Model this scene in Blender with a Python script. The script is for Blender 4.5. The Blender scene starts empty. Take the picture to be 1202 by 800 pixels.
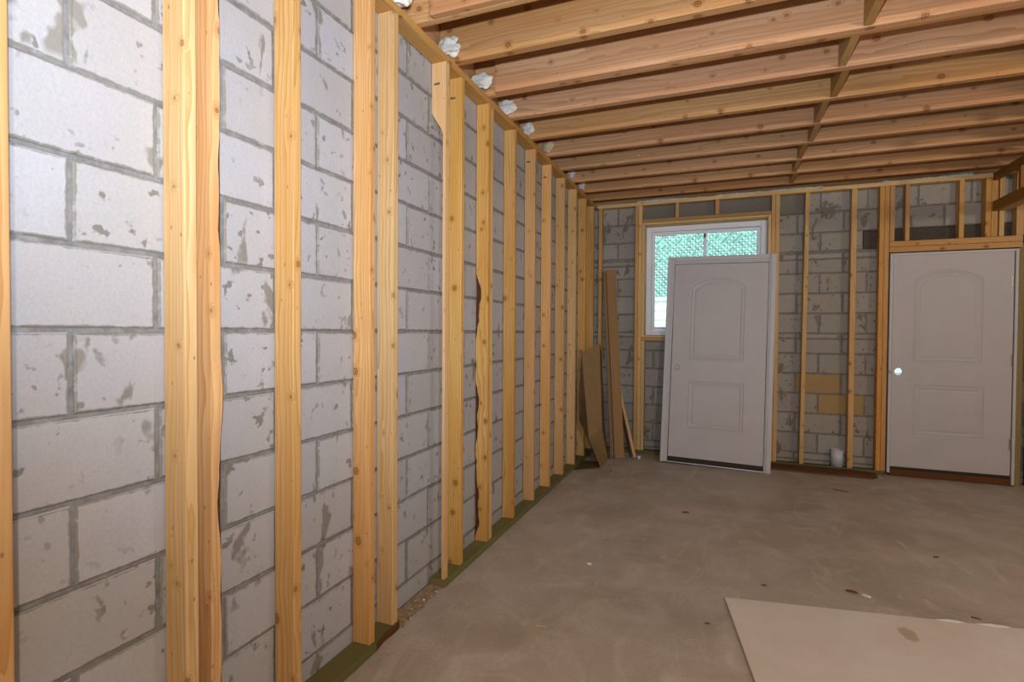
import bpy, bmesh, math, random
from mathutils import Vector, Matrix, noise
random.seed(7)
S = bpy.context.scene
COL = S.collection
PI = math.pi

# ------------------------------------------------------------------ materials
def new_mat(name):
    m = bpy.data.materials.new(name); m.use_nodes = True
    nt = m.node_tree; nt.nodes.clear()
    out = nt.nodes.new('ShaderNodeOutputMaterial')
    b = nt.nodes.new('ShaderNodeBsdfPrincipled')
    nt.links.new(b.outputs[0], out.inputs[0])
    return m, nt, b
class G:
    """small helper around a node tree"""
    def __init__(s, nt): s.nt = nt
    def n(s, t, **kw):
        x = s.nt.nodes.new(t)
        for k, v in kw.items(): setattr(x, k, v)
        return x
    def l(s, a, b): s.nt.links.new(a, b)
    def put(s, sock, v):
        if isinstance(v, bpy.types.NodeSocket): s.l(v, sock)
        else: sock.default_value = v
    def math(s, op, a, b=None, c=None, clamp=False):
        x = s.n('ShaderNodeMath', operation=op, use_clamp=clamp)
        s.put(x.inputs[0], a)
        if b is not None: s.put(x.inputs[1], b)
        if c is not None: s.put(x.inputs[2], c)
        return x.outputs[0]
    def vmath(s, op, a, b=None):
        x = s.n('ShaderNodeVectorMath', operation=op)
        s.put(x.inputs[0], a)
        if b is not None: s.put(x.inputs[1], b)
        return x.outputs[0]
    def noise(s, vec, scale, detail=3, rough=.55, dist=0):
        x = s.n('ShaderNodeTexNoise')
        s.l(vec, x.inputs['Vector']); x.inputs['Scale'].default_value = scale
        x.inputs['Detail'].default_value = detail; x.inputs['Roughness'].default_value = rough
        x.inputs['Distortion'].default_value = dist
        return x.outputs['Fac']
    def ramp(s, fac, a, b, lo=0., hi=1.):
        x = s.n('ShaderNodeMapRange', clamp=True)
        s.put(x.inputs[0], fac); x.inputs[1].default_value = a; x.inputs[2].default_value = b
        x.inputs[3].default_value = lo; x.inputs[4].default_value = hi
        return x.outputs[0]
    def mix(s, fac, a, b, mode='MIX'):
        x = s.n('ShaderNodeMix', data_type='RGBA', blend_type=mode)
        s.put(x.inputs[0], fac)
        for sock, v in ((x.inputs[6], a), (x.inputs[7], b)):
            if isinstance(v, bpy.types.NodeSocket): s.l(v, sock)
            else: sock.default_value = (*v, 1)
        return x.outputs[2]
    def bump(s, h, strength=.2, dist=.01):
        x = s.n('ShaderNodeBump'); x.inputs['Strength'].default_value = strength
        x.inputs['Distance'].default_value = dist; s.l(h, x.inputs['Height'])
        return x.outputs[0]

def wood(name, light, dark, warm, knots=.05, rough=.62, specks=False, ringf=70):
    """softwood: long axis = local Z of every board"""
    m, nt, b = new_mat(name); g = G(nt)
    tc = g.n('ShaderNodeTexCoord'); oi = g.n('ShaderNodeObjectInfo')
    rnd = oi.outputs['Random']
    off = g.n('ShaderNodeCombineXYZ')
    g.l(g.math('MULTIPLY', rnd, 37.), off.inputs[0]); g.l(g.math('MULTIPLY', rnd, 11.), off.inputs[1]); g.l(g.math('MULTIPLY', rnd, 91.), off.inputs[2])
    P = tc.outputs['Object']
    Q = g.vmath('ADD', P, off.outputs[0])
    sx = g.n('ShaderNodeSeparateXYZ'); g.l(P, sx.inputs[0])
    # knots: 2D voronoi on (x+y, z)
    kx = g.n('ShaderNodeCombineXYZ')
    g.l(g.math('ADD', g.math('ADD', sx.outputs[0], sx.outputs[1]), g.math('MULTIPLY', rnd, 13.)), kx.inputs[0])
    g.l(g.math('ADD', g.math('MULTIPLY', sx.outputs[2], .8), g.math('MULTIPLY', rnd, 29.)), kx.inputs[1])
    vo = g.n('ShaderNodeTexVoronoi', voronoi_dimensions='2D'); g.l(kx.outputs[0], vo.inputs['Vector']); vo.inputs['Scale'].default_value = 6.6
    d = vo.outputs['Distance']
    cr = g.n('ShaderNodeSeparateColor'); g.l(vo.outputs['Color'], cr.inputs[0])
    sz = g.math('MULTIPLY', g.ramp(cr.outputs[0], .2, 1., .0, 1.), knots*1.9)
    dn = g.math('ADD', d, g.math('MULTIPLY', g.math('SUBTRACT', g.noise(Q, 60, 2), .5), .03))
    core = g.math('MULTIPLY', g.math('LESS_THAN', dn, sz), 1.)
    halo = g.ramp(g.math('SUBTRACT', dn, g.math('MULTIPLY', sz, 1.0)), 0., .11, 1., 0.)
    halo = g.math('MULTIPLY', halo, g.math('GREATER_THAN', sz, .008))
    # rings, stretched lengthwise and pushed around the knots
    st = g.vmath('MULTIPLY', Q, (1., 1., .05))
    wob = g.noise(st, 9., 3, .5)
    wob2 = g.noise(g.vmath('MULTIPLY', Q, (1., 1., .35)), 6., 2)
    rr = g.math('ADD', g.math('ADD', g.math('MULTIPLY', sx.outputs[0], .75), g.math('MULTIPLY', sx.outputs[1], .65)), g.math('MULTIPLY', wob, .11))
    rr = g.math('ADD', rr, g.math('MULTIPLY', wob2, .035))
    rr = g.math('ADD', rr, g.math('MULTIPLY', halo, .03))
    ph = g.math('FRACT', g.math('MULTIPLY', rr, ringf))
    ring = g.math('POWER', ph, 2.2)
    fine = g.noise(g.vmath('MULTIPLY', Q, (1., 1., .02)), 160., 2, .6)
    broad = g.noise(g.vmath('MULTIPLY', Q, (1., 1., .12)), 8., 3)
    c = g.mix(g.math('MULTIPLY', ring, .78), light, dark)
    c = g.mix(g.math('MULTIPLY', g.ramp(fine, .45, .75), .35), c, dark)
    c = g.mix(g.math('MULTIPLY', g.ramp(broad, .35, .70), .8), c, warm)
    c = g.mix(g.math('MULTIPLY', halo, .6), c, tuple(v*.82 for v in warm))
    kr = g.math('DIVIDE', dn, g.math('MAXIMUM', sz, .004))
    c = g.mix(g.math('MULTIPLY', core, .75), c, tuple(v*.62 for v in warm))
    ringk = g.math('MULTIPLY', core, g.ramp(g.math('ABSOLUTE', g.math('SUBTRACT', kr, .86)), .05, .22, 1., 0.))
    c = g.mix(g.math('MULTIPLY', ringk, .7), c, (.16, .06, .02))
    c = g.mix(g.math('MULTIPLY', core, g.ramp(kr, .12, .34, .75, 0.)), c, (.10, .035, .012))
    pits = g.n('ShaderNodeTexVoronoi'); g.l(g.vmath('MULTIPLY', Q, (1., 1., .5)), pits.inputs['Vector']); pits.inputs['Scale'].default_value = 22
    pk = g.math('LESS_THAN', pits.outputs['Distance'], .07)
    c = g.mix(g.math('MULTIPLY', pk, .55), c, (.2, .09, .03))
    if specks:
        sp = g.n('ShaderNodeTexVoronoi'); g.l(Q, sp.inputs['Vector']); sp.inputs['Scale'].default_value = 6
        c = g.mix(g.math('LESS_THAN', sp.outputs['Distance'], .035), c, (.8, .8, .78))
    hs = g.n('ShaderNodeHueSaturation'); g.l(c, hs.inputs['Color'])
    r2 = g.math('FRACT', g.math('MULTIPLY', rnd, 7.31)); r3 = g.math('FRACT', g.math('MULTIPLY', rnd, 23.7))
    g.l(g.ramp(r2, 0, 1,   .494, .504), hs.inputs['Hue']); g.l(g.ramp(r3, 0, 1, 1.0, 1.16), hs.inputs['Saturation']); g.l(g.ramp(rnd, 0, 1, .86, 1.1), hs.inputs['Value'])
    g.l(hs.outputs[0], b.inputs['Base Color'])
    b.inputs['Roughness'].default_value = rough
    b.inputs['Specular IOR Level'].default_value = .3
    h = g.math('ADD', g.math('MULTIPLY', ring, .3), g.math('MULTIPLY', fine, .7))
    g.l(g.bump(h, .12, .004), b.inputs['Normal'])
    return m

def plain(name, col, rough=.6, var=.08, scale=12, metal=0., bump=.0, spec=.4):
    m, nt, b = new_mat(name); g = G(nt)
    tc = g.n('ShaderNodeTexCoord')
    nf = g.noise(tc.outputs['Object'], scale, 4, .6)
    lo = tuple(v * (1 - var) for v in col); hi = tuple(min(1, v * (1 + var)) for v in col)
    g.l(g.mix(g.ramp(nf, .3, .7), lo, hi), b.inputs['Base Color'])
    b.inputs['Roughness'].default_value = rough; b.inputs['Metallic'].default_value = metal
    b.inputs['Specular IOR Level'].default_value = spec
    if bump: g.l(g.bump(nf, bump, .01), b.inputs['Normal'])
    return m

def block_mat(name, base, warm=(.46, .43, .38), stain=(.17, .155, .12), amount=1., mottled=1., thr=.665):
    m, nt, b = new_mat(name); g = G(nt)
    tc = g.n('ShaderNodeTexCoord'); P = tc.outputs['Object']
    ge = g.n('ShaderNodeNewGeometry'); isl = ge.outputs['Random Per Island']
    big = g.noise(P, 1.7, 3); mid = g.noise(P, 9, 5, .65); fine = g.noise(P, 110, 3, .6); grit = g.noise(P, 320, 2, .6)
    c = g.mix(g.math('MULTIPLY', g.ramp(big, .4, .65), .5), base, warm)
    c = g.mix(g.math('MULTIPLY', g.ramp(isl, 0, 1, 0, .45), mottled), c, tuple(v * .72 for v in warm))
    c = g.mix(g.ramp(mid, .35, .75, 0, .35), c, tuple(v * .78 for v in base))
    c = g.mix(g.ramp(fine, .35, .75, 0, .30), c, tuple(v * .62 for v in base))
    # smears of mortar, taller than wide
    sm = g.noise(g.vmath('MULTIPLY', P, (1.5, 1.5, .75)), 5.5, 3, .55, .4)
    smf = g.noise(P, 28, 3, .6)
    s1 = g.ramp(g.math('ADD', sm, g.math('MULTIPLY', g.math('SUBTRACT', smf, .5),   .16)), thr, thr+.045, 0, .75 * amount)
    c = g.mix(s1, c, stain)
    # small chips and pits
    sp = g.noise(g.vmath('MULTIPLY', P, (1., 1., 1.)), 24, 2, .5)
    gate = g.ramp(g.noise(P, 3.1, 2), .40, .56)
    s2 = g.math('MULTIPLY', g.ramp(sp, .640, .685, 0, .75 * amount), gate)
    c = g.mix(s2, c, tuple(v * .8 for v in stain))
    # worn arrises and mortar dragged over the edges: 'edge' holds the distance to the nearest joint
    at = g.n('ShaderNodeUVMap', uv_map='edge'); se = g.n('ShaderNodeSeparateXYZ'); g.l(at.outputs[0], se.inputs[0])
    at2 = g.n('ShaderNodeUVMap', uv_map='size'); s2n = g.n('ShaderNodeSeparateXYZ'); g.l(at2.outputs[0], s2n.inputs[0])
    ex = g.math('MINIMUM', se.outputs[0], g.math('SUBTRACT', s2n.outputs[0], se.outputs[0]))
    ez = g.math('MINIMUM', se.outputs[1], g.math('SUBTRACT', s2n.outputs[1], se.outputs[1]))
    en = g.noise(P, 34, 4, .7); eb = g.noise(P, 4.5, 3, .6)
    ed = g.math('SUBTRACT', g.math('MINIMUM', ex, ez), g.math('MULTIPLY', g.math('SUBTRACT', en, .42), .016))
    c = g.mix(g.ramp(ed, -.001, .0025, .8, 0), c, tuple(v*1.15 for v in stain))
    ed2 = g.math('SUBTRACT', ex, g.math('MULTIPLY', g.math('SUBTRACT', eb, .60), .36))
    c = g.mix(g.math('MULTIPLY', g.ramp(ed2, -.004, .006, .7*amount, 0), g.ramp(ez, .0, .02)), c, tuple(v*1.1 for v in stain))
    g.l(c, b.inputs['Base Color']); b.inputs['Roughness'].default_value = .9
    b.inputs['Specular IOR Level'].default_value = .15
    h = g.math('ADD', g.math('ADD', g.math('MULTIPLY', mid, .8), g.math('MULTIPLY', fine, .35)), g.math('MULTIPLY', grit, .15))
    h = g.math('SUBTRACT', h, g.math('MULTIPLY', s2, .6))
    g.l(g.bump(h, .35, .008), b.inputs['Normal'])
    return m

def floor_mat():
    m, nt, b = new_mat('trowelled_concrete'); g = G(nt)
    tc = g.n('ShaderNodeTexCoord'); P = tc.outputs['Object']
    a = g.noise(P, .9, 4, .6, .6); a2 = g.noise(P, 3.2, 5, .65, .8); f = g.noise(P, 60, 4, .65); gr = g.noise(P, 240, 2)
    c = g.mix(g.ramp(a, .35, .65), (.415, .365, .30), (.545, .50, .445))
    c = g.mix(g.ramp(a2, .44, .68, 0, .7), c, (.66, .61, .55))
    c = g.mix(g.ramp(f, .4, .8, 0, .25), c, (.22, .18, .14))
    du = g.noise(P, 2.1, 4, .6, .3)
    c = g.mix(g.ramp(du, .53, .70, 0, .5), c, (.45, .34, .215))
    sw = g.noise(g.vmath('MULTIPLY', P, (1., .35, 1.)), 5, 4, .6, 1.5)
    c = g.mix(g.ramp(sw, .57, .70, 0, .45), c, (.68, .66, .63))
    g.l(c, b.inputs['Base Color'])
    g.l(g.ramp(a2, .3, .7, .42, .62), b.inputs['Roughness']); b.inputs['Specular IOR Level'].default_value = .35
    h = g.math('ADD', g.math('MULTIPLY', a2, .6), g.math('ADD', g.math('MULTIPLY', f, .25), g.math('MULTIPLY', gr, .1)))
    g.l(g.bump(h, .12, .01), b.inputs['Normal'])
    return m

def gypsum_mat():
    m, nt, b = new_mat('gypsum_paper'); g = G(nt)
    tc = g.n('ShaderNodeTexCoord'); P = tc.outputs['Object']
    n1 = g.noise(P, 2.5, 4, .6); n2 = g.noise(P, 40, 3)
    c = g.mix(g.ramp(n1, .35, .7), (.74, .69, .63), (.80, .775, .765))
    c = g.mix(g.ramp(n2, .55, .8, 0, .15), c, (.45, .38, .3))
    # one glue smear with its own outline
    sx = g.n('ShaderNodeSeparateXYZ'); g.l(P, sx.inputs[0])
    def ell(cx, cy, rx, ry):
        dx = g.math('DIVIDE', g.math('SUBTRACT', sx.outputs[0], cx), rx); dy = g.math('DIVIDE', g.math('SUBTRACT', sx.outputs[1], cy), ry)
        return g.math('ADD', g.math('MULTIPLY', dx, dx), g.math('MULTIPLY', dy, dy))
    w = g.math('MULTIPLY', g.math('SUBTRACT', g.noise(P, 16, 3, .6), .5), 2.6)
    e1 = g.ramp(g.math('ADD', ell(.745, -.165, .035, .065), w), .70, 1.15, .5, 0)
    c = g.mix(e1, c, (.36, .24, .11))
    g.l(c, b.inputs['Base Color']); b.inputs['Roughness'].default_value = .75
    b.inputs['Specular IOR Level'].default_value = .25
    return m

M = {}
M['stud'] = wood('pine_stud', (.72, .48, .235), (.44, .225, .075), (.57, .31, .115))
M['stud_pale'] = wood('pine_pale', (.76, .56, .31), (.50, .29, .11), (.66, .41, .175), knots=.045)
M['joist'] = wood('fir_joist', (.66, .41, .22), (.42, .205, .085), (.55, .275, .125), knots=.055, specks=True, ringf=48)
M['plate'] = wood('pine_plate', (.55, .34, .15), (.36, .2, .07), (.46, .27, .1), knots=.04)
M['soffit'] = wood('dark_pine', (.36, .185, .06), (.2, .09, .025), (.28, .13, .04), knots=.04)
M['liner'] = wood('clear_pine', (.80, .60, .33), (.60, .38, .16), (.7, .48, .22), knots=.02)
M['treated'] = wood('treated_pine', (.165, .165, .07), (.10, .105, .045), (.2, .17, .07), knots=.03)
M['treated_pale'] = wood('treated_pale', (.30, .25, .10), (.2, .17, .07), (.28, .22, .1), knots=.03)
M['plank'] = wood('brown_fibre', (.36, .22, .095), (.28, .165, .065), (.32, .2, .09), knots=.0, ringf=20)
M['scrap'] = wood('red_brown_plank', (.15, .066, .023), (.055, .024, .011), (.085, .037, .015), knots=.04)
M['bark'] = plain('bark', (.10, .035, .012), .9, .6, 60, bump=.8)
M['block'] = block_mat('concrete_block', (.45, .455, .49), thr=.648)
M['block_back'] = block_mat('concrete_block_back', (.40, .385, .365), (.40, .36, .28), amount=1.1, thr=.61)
M['block_ochre'] = block_mat('ochre_block', (.45, .33, .16), (.43, .29, .12), amount=.4)
M['mortar'] = plain('mortar', (.215, .215, .215), .95, .25, 30, bump=.6, spec=.1)
M['lintel'] = block_mat('lintel_concrete', (.27, .265, .27), (.25, .245, .24), amount=.25, mottled=.2)
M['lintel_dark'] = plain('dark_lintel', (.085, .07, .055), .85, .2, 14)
M['floor'] = floor_mat()
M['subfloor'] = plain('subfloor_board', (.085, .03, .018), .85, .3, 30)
M['gypsum'] = gypsum_mat()
M['gypsum_core'] = plain('gypsum_core', (.7, .68, .65), .9, .05)
M['door'] = plain('primed_door', (.53, .52, .54), .5, .03, 4, spec=.35)
M['jamb'] = plain('primed_jamb', (.57, .58, .62), .5, .03, 5, spec=.35)
M['rubber'] = plain('dark_rubber', (.035, .022, .015), .7, .2, 30)
M['alu'] = plain('aluminium', (.6, .62, .64), .35, .05, 20, metal=.9)
M['brass'] = plain('dull_brass', (.42, .33, .16), .4, .3, 90, metal=.8)
M['steel'] = plain('hinge_steel', (.42, .40, .36), .4, .15, 60, metal=.8)
M['white'] = plain('white_plastic', (.88, .9, .9), .3, .02, 8)
M['vinyl'] = plain('white_vinyl', (.86, .90, .97), .4, .02, 8)
M['pvc'] = plain('pvc', (.62, .64, .69), .35, .03, 8)
M['foam'] = plain('spray_foam', (.80, .78, .70), .8, .12, 30, bump=.6)
M['foam_tan'] = plain('tan_foam', (.62, .50, .30), .8, .1, 30, bump=.5)
M['insul'] = plain('torn_seal', (.62, .68, .62), .9, .45, 70, bump=.9)
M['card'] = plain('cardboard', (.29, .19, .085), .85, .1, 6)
M['card_shaded'] = plain('cardboard_shaded', (.13, .075, .03), .9, .12, 6)  # dark brown card with the carton's inner shade put into the colour
M['ink'] = plain('stamp_ink', (.03, .03, .035), .8, .1)
M['lattice'] = plain('green_lattice', (.21, .43, .37), .6, .35, 14)
M['siding'] = plain('white_siding', (.86, .9, .93), .6, .03, 6)
M['leaf'] = plain('hedge_leaf', (.26, .50, .42), .6, .5, 9)
M['ground'] = plain('outside_ground', (.3, .32, .25), .9, .3, 2)
M['flake_brown'] = plain('bark_flake', (.22, .09, .03), .9, .3, 50)
M['flake_white'] = plain('paper_scrap', (.85, .86, .88), .8, .05)
M['straw'] = plain('wood_sliver', (.62, .45, .24), .8, .1)
M['stone'] = plain('mortar_crumb', (.36, .34, .32), .95, .3, 80, bump=.5)
M['dust'] = plain('orange_dust', (.33, .24, .14), .95, .3, 40, bump=.5)
M['bluechip'] = plain('grey_blue_chip', (.25, .29, .36), .7, .2)
def glass_mat():
    m = bpy.data.materials.new('window_glass'); m.use_nodes = True; nt = m.node_tree; nt.nodes.clear()
    o = nt.nodes.new('ShaderNodeOutputMaterial'); mx = nt.nodes.new('ShaderNodeMixShader')
    t = nt.nodes.new('ShaderNodeBsdfTransparent'); gl = nt.nodes.new('ShaderNodeBsdfGlossy'); fr = nt.nodes.new('ShaderNodeFresnel')
    t.inputs[0].default_value = (.93, .97, .96, 1); gl.inputs['Roughness'].default_value = .02; fr.inputs[0].default_value = 1.45
    nt.links.new(fr.outputs[0], mx.inputs[0]); nt.links.new(t.outputs[0], mx.inputs[1]); nt.links.new(gl.outputs[0], mx.inputs[2]); nt.links.new(mx.outputs[0], o.inputs[0])
    return m
M['glass'] = glass_mat()

# ------------------------------------------------------------------ object helpers
def link(name, me, parent=None, mat=None):
    o = bpy.data.objects.new(name, me); COL.objects.link(o)
    if parent is not None: o.parent = parent
    return o
def tag(o, label, cat, group=None, kind=None):
    o['label'] = label; o['category'] = cat
    if group: o['group'] = group
    if kind: o['kind'] = kind
    return o
def struct(o, label=None, cat=None):
    o['kind'] = 'structure'
    if label: o['label'] = label
    if cat: o['category'] = cat
    return o
def empty(name, loc, label, cat, group=None):
    o = bpy.data.objects.new(name, None); COL.objects.link(o); o.location = loc; o.empty_display_size = .1
    return tag(o, label, cat, group)
def box_bm(bm, x0, x1, y0, y1, z0, z1, mi=0):
    v = [bm.verts.new(c) for c in ((x0,y0,z0),(x1,y0,z0),(x1,y1,z0),(x0,y1,z0),(x0,y0,z1),(x1,y0,z1),(x1,y1,z1),(x0,y1,z1))]
    fs = [bm.faces.new([v[i] for i in q]) for q in ((3,2,1,0),(4,5,6,7),(0,1,5,4),(1,2,6,5),(2,3,7,6),(3,0,4,7))]
    for f in fs: f.material_index = mi
    return fs
def mesh_of(bm, name, mats, smooth=False):
    me = bpy.data.meshes.new(name); bm.normal_update(); bm.to_mesh(me); bm.free()
    for m in (mats if isinstance(mats, (list, tuple)) else [mats]): me.materials.append(m)
    if smooth:
        for p in me.polygons: p.use_smooth = True
    return me
def bevel_all(bm, w, seg=2):
    bmesh.ops.bevel(bm, geom=list(bm.edges), offset=w, segments=seg, affect='EDGES', profile=.5, clamp_overlap=True)
_cache = {}
def board_mesh(w, d, L, mat, bev=.003):
    k = (round(w,4), round(d,4), round(L,4), mat, bev)
    if k not in _cache:
        bm = bmesh.new(); box_bm(bm, 0, w, 0, d, 0, L); bevel_all(bm, min(bev, w*.3, d*.3))
        _cache[k] = mesh_of(bm, 'board_mesh', M[mat])
    return _cache[k]
AX = {'z': Matrix.Identity(3), 'x': Matrix(((0,0,1),(1,0,0),(0,1,0))), 'y': Matrix(((0,1,0),(0,0,1),(1,0,0)))}
def board(name, x0, x1, y0, y1, z0, z1, axis, mat, label=None, cat=None, group=None, parent=None, bev=.003, tilt=None):
    """a sawn board; its grain runs along the mesh's local Z"""
    dims = {'z': (x1-x0, y1-y0, z1-z0), 'x': (y1-y0, z1-z0, x1-x0), 'y': (z1-z0, x1-x0, y1-y0)}[axis]
    o = link(name, board_mesh(*dims, mat, bev), parent)
    mw = Matrix.Translation((x0, y0, z0)) @ AX[axis].to_4x4()
    if tilt: mw = mw @ tilt
    o.matrix_local = mw
    if label: tag(o, label, cat, group)
    return o
def plainbox(name, x0, x1, y0, y1, z0, z1, mat, parent=None, bev=.002):
    bm = bmesh.new(); cx, cy, cz = (x0+x1)/2, (y0+y1)/2, z0
    box_bm(bm, x0-cx, x1-cx, y0-cy, y1-cy, 0, z1-z0)
    if bev: bevel_all(bm, bev)
    o = link(name, mesh_of(bm, name, M[mat]), parent); o.location = (cx, cy, cz)
    return o
def lathe_bm(bm, prof, n=28, axis='z', c=(0,0,0), mi=0):
    rings = []
    for r, h in prof:
        ring = []
        for i in range(n):
            a = 2*PI*i/n; u, v = r*math.cos(a), r*math.sin(a)
            p = (u, v, h) if axis == 'z' else (u, h, v)
            ring.append(bm.verts.new((p[0]+c[0], p[1]+c[1], p[2]+c[2])))
        rings.append(ring)
    for a, b in zip(rings, rings[1:]):
        for i in range(n):
            f = bm.faces.new((a[i], a[(i+1)%n], b[(i+1)%n], b[i])); f.smooth = True; f.material_index = mi
    return rings

# ------------------------------------------------------------------ the measures of the room
XS, SD = -1.358, .084          # front of the left studs, their depth
XW = -1.446                    # face of the left block wall
YB = 6.04                      # front of the back studs
YW = 6.142                     # face of the back block wall
ZP = 2.765                     # underside of the top plates
ZJ = 2.804                     # underside of the joists
JH = .235
XR, YR = 4.7, -2.3             # right and rear walls, out of the picture

# ------------------------------------------------------------------ floor, ceiling, walls
bm = bmesh.new(); box_bm(bm, -2.0, XR+.3, YR-.3, 6.6, -.15, 0)
struct(link('floor', mesh_of(bm, 'floor', M['floor'])), 'bare grey brown concrete floor slab', 'floor')
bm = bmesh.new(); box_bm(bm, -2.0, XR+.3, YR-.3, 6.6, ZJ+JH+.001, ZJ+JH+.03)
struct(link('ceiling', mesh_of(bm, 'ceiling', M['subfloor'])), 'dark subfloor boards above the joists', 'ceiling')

def block_wall(name, to3, u0, u1, row, blk, z_line, joint, holes, mats, z_top=2.8035, seed=1, special=None, mort=.0105, thick=.19):
    """running-bond block wall; to3(u, depth, z) gives the point; depth 0 is the block face, positive goes into the wall"""
    rng = random.Random(seed); bm = bmesh.new()
    uvE = bm.loops.layers.uv.new('edge'); uvS = bm.loops.layers.uv.new('size')
    def bx(u_0, u_1, z0, z1, d0, d1, mi, bev):
        c = [to3(u_0, d1, z0), to3(u_1, d1, z0), to3(u_1, d0, z0), to3(u_0, d0, z0), to3(u_0, d1, z1), to3(u_1, d1, z1), to3(u_1, d0, z1), to3(u_0, d0, z1)]
        if bev:
            e = bev
            f4 = [to3(u_0+e, d0-.0035, z0+e), to3(u_1-e, d0-.0035, z0+e), to3(u_1-e, d0-.0035, z1-e), to3(u_0+e, d0-.0035, z1-e)]
            v = [bm.verts.new(p) for p in c]; w = [bm.verts.new(p) for p in f4]
            F = [(3,2,6,7)]
            quads = [(v[3],v[2],w[1],w[0]), (v[2],v[6],w[2],w[1]), (v[6],v[7],w[3],w[2]), (v[7],v[3],w[0],w[3]), (w[0],w[1],w[2],w[3]),
                     (v[3],v[2],v[1],v[0]), (v[7],v[6],v[5],v[4]), (v[2],v[6],v[5],v[1]), (v[3],v[7],v[4],v[0]), (v[0],v[1],v[5],v[4])]
            uvd = {w[0]: (0, 0), w[1]: (u_1-u_0, 0), w[2]: (u_1-u_0, z1-z0), w[3]: (0, z1-z0)}
            for q in quads:
                fc = bm.faces.new(q); fc.material_index = mi
                for lp in fc.loops:
                    lp[uvE].uv = uvd.get(lp.vert, (0, 0)); lp[uvS].uv = (u_1-u_0, z1-z0)
        else:
            v = [bm.verts.new(p) for p in c]
            for q in ((3,2,1,0),(4,5,6,7),(0,1,5,4),(1,2,6,5),(2,3,7,6),(3,0,4,7)): bm.faces.new([v[i] for i in q]).material_index = mi
    zs = []
    k = math.floor((0 - z_line)/row)
    while z_line + k*row < z_top:
        z0, z1 = max(0, z_line+k*row), min(z_top, z_line+(k+1)*row)
        cuts = sorted({z0, z1} | {h[j] for h in holes for j in (2, 3) if z0 < h[j] < z1})
        for c0, c1 in zip(cuts, cuts[1:]): zs.append((k, c0, c1))
        k += 1
    # mortar bed behind, in row strips clipped round the holes
    for k, z0, z1 in zs:
        segs = [(u0, u1)]
        for h in holes:
            if h[2] < z1-.0005 and h[3] > z0+.0005:
                ns = []
                for a, b in segs:
                    if h[1] <= a or h[0] >= b: ns.append((a, b)); continue
                    if h[0] > a: ns.append((a, h[0]))
                    if h[1] < b: ns.append((h[1], b))
                segs = ns
        for a, b in segs:
            bx(a, b, z0, z1, .0055, thick, 1, 0)
            o = joint + (blk/2 if k % 2 else 0)
            i = math.floor((a-o)/blk)
            while o + i*blk < b:
                p, q = max(a, o+i*blk), min(b, o+(i+1)*blk)
                if q - p > .03 and z1 - z0 > .018:
                    m = mort/2
                    jit = lambda: rng.uniform(-.002, .002)
                    d = rng.uniform(-.001, .0025)
                    mi = 0
                    if special:
                        for (su0, su1, sz0, sz1, smi) in special:
                            if su0 < (p+q)/2 < su1 and sz0 < (z0+z1)/2 < sz1: mi = smi
                    bx(p+m+jit(), q-m+jit(), z0+m+jit(), z1-m+jit(), .003+d, .05, mi, .004)
                i += 1
    bmesh.ops.recalc_face_normals(bm, faces=bm.faces)
    return struct(link(name, mesh_of(bm, name, mats)))

o = block_wall('wall_left', lambda u, d, z: (XW-d, u, z), YR, YW+.19, .2072, .4145, 1.3543, .7914+.20725, [], [M['block'], M['mortar']], seed=3)
tag(o, 'grey concrete block wall behind the long row of studs', 'wall', kind='structure')
WH = (-.842, .452, 1.302, 2.573)
DH = (1.489, 2.418, .065, 2.105)      # door opening      # window hole in the back wall
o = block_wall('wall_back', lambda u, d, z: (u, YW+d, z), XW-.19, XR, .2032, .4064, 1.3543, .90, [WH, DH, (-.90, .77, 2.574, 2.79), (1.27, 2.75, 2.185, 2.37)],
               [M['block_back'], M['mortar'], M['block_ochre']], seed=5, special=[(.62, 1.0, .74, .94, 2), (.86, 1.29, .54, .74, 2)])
tag(o, 'dim block wall with the window and the closed door', 'wall', kind='structure')
o = block_wall('wall_right', lambda u, d, z: (XR+d, u, z), YR, YW+.19, .2032, .4064, 1.3543, .8, [], [M['block'], M['mortar']], seed=8)
o = block_wall('wall_rear', lambda u, d, z: (u, YR-d, z), XW-.19, XR+.19, .2032, .4064, 1.3543, .8, [], [M['block'], M['mortar']], seed=9)
bm = bmesh.new(); box_bm(bm, -.895, .765, YW+.001, YW+.188, 2.576, 2.788); bevel_all(bm, .004)
struct(link('trim_1', mesh_of(bm, 'trim_1', M['lintel'])), 'smooth grey concrete lintel over the window', 'lintel')
bm = bmesh.new(); box_bm(bm, 1.274, 2.746, YW+.004, YW+.188, 2.188, 2.366); bevel_all(bm, .004)
struct(link('trim_2', mesh_of(bm, 'trim_2', M['lintel_dark'])), 'dark lintel over the fitted door', 'lintel')
# rim boards above the block walls close the joist bays
struct(board('trim_3', XW-.045, XW-.005, YR, YW+.15, ZJ-.0002, ZJ+JH+.0008, 'y', 'joist'), 'rim board closing the joist bays on the left', 'rim board')
struct(board('trim_4', XW, XR, YW+.03, YW+.07, ZJ-.0002, ZJ+JH+.0008, 'x', 'joist'), 'rim board above the back wall', 'rim board')
struct(board('trim_5', XR+.005, XR+.045, YR, YW+.03, ZJ-.0002, ZJ+JH+.0008, 'y', 'joist'), 'rim board on the right', 'rim board')
struct(board('trim_6', XW, XR, YR-.07, YR-.03, ZJ-.0002, ZJ+JH+.0008, 'x', 'joist'), 'rim board at the rear', 'rim board')

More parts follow.
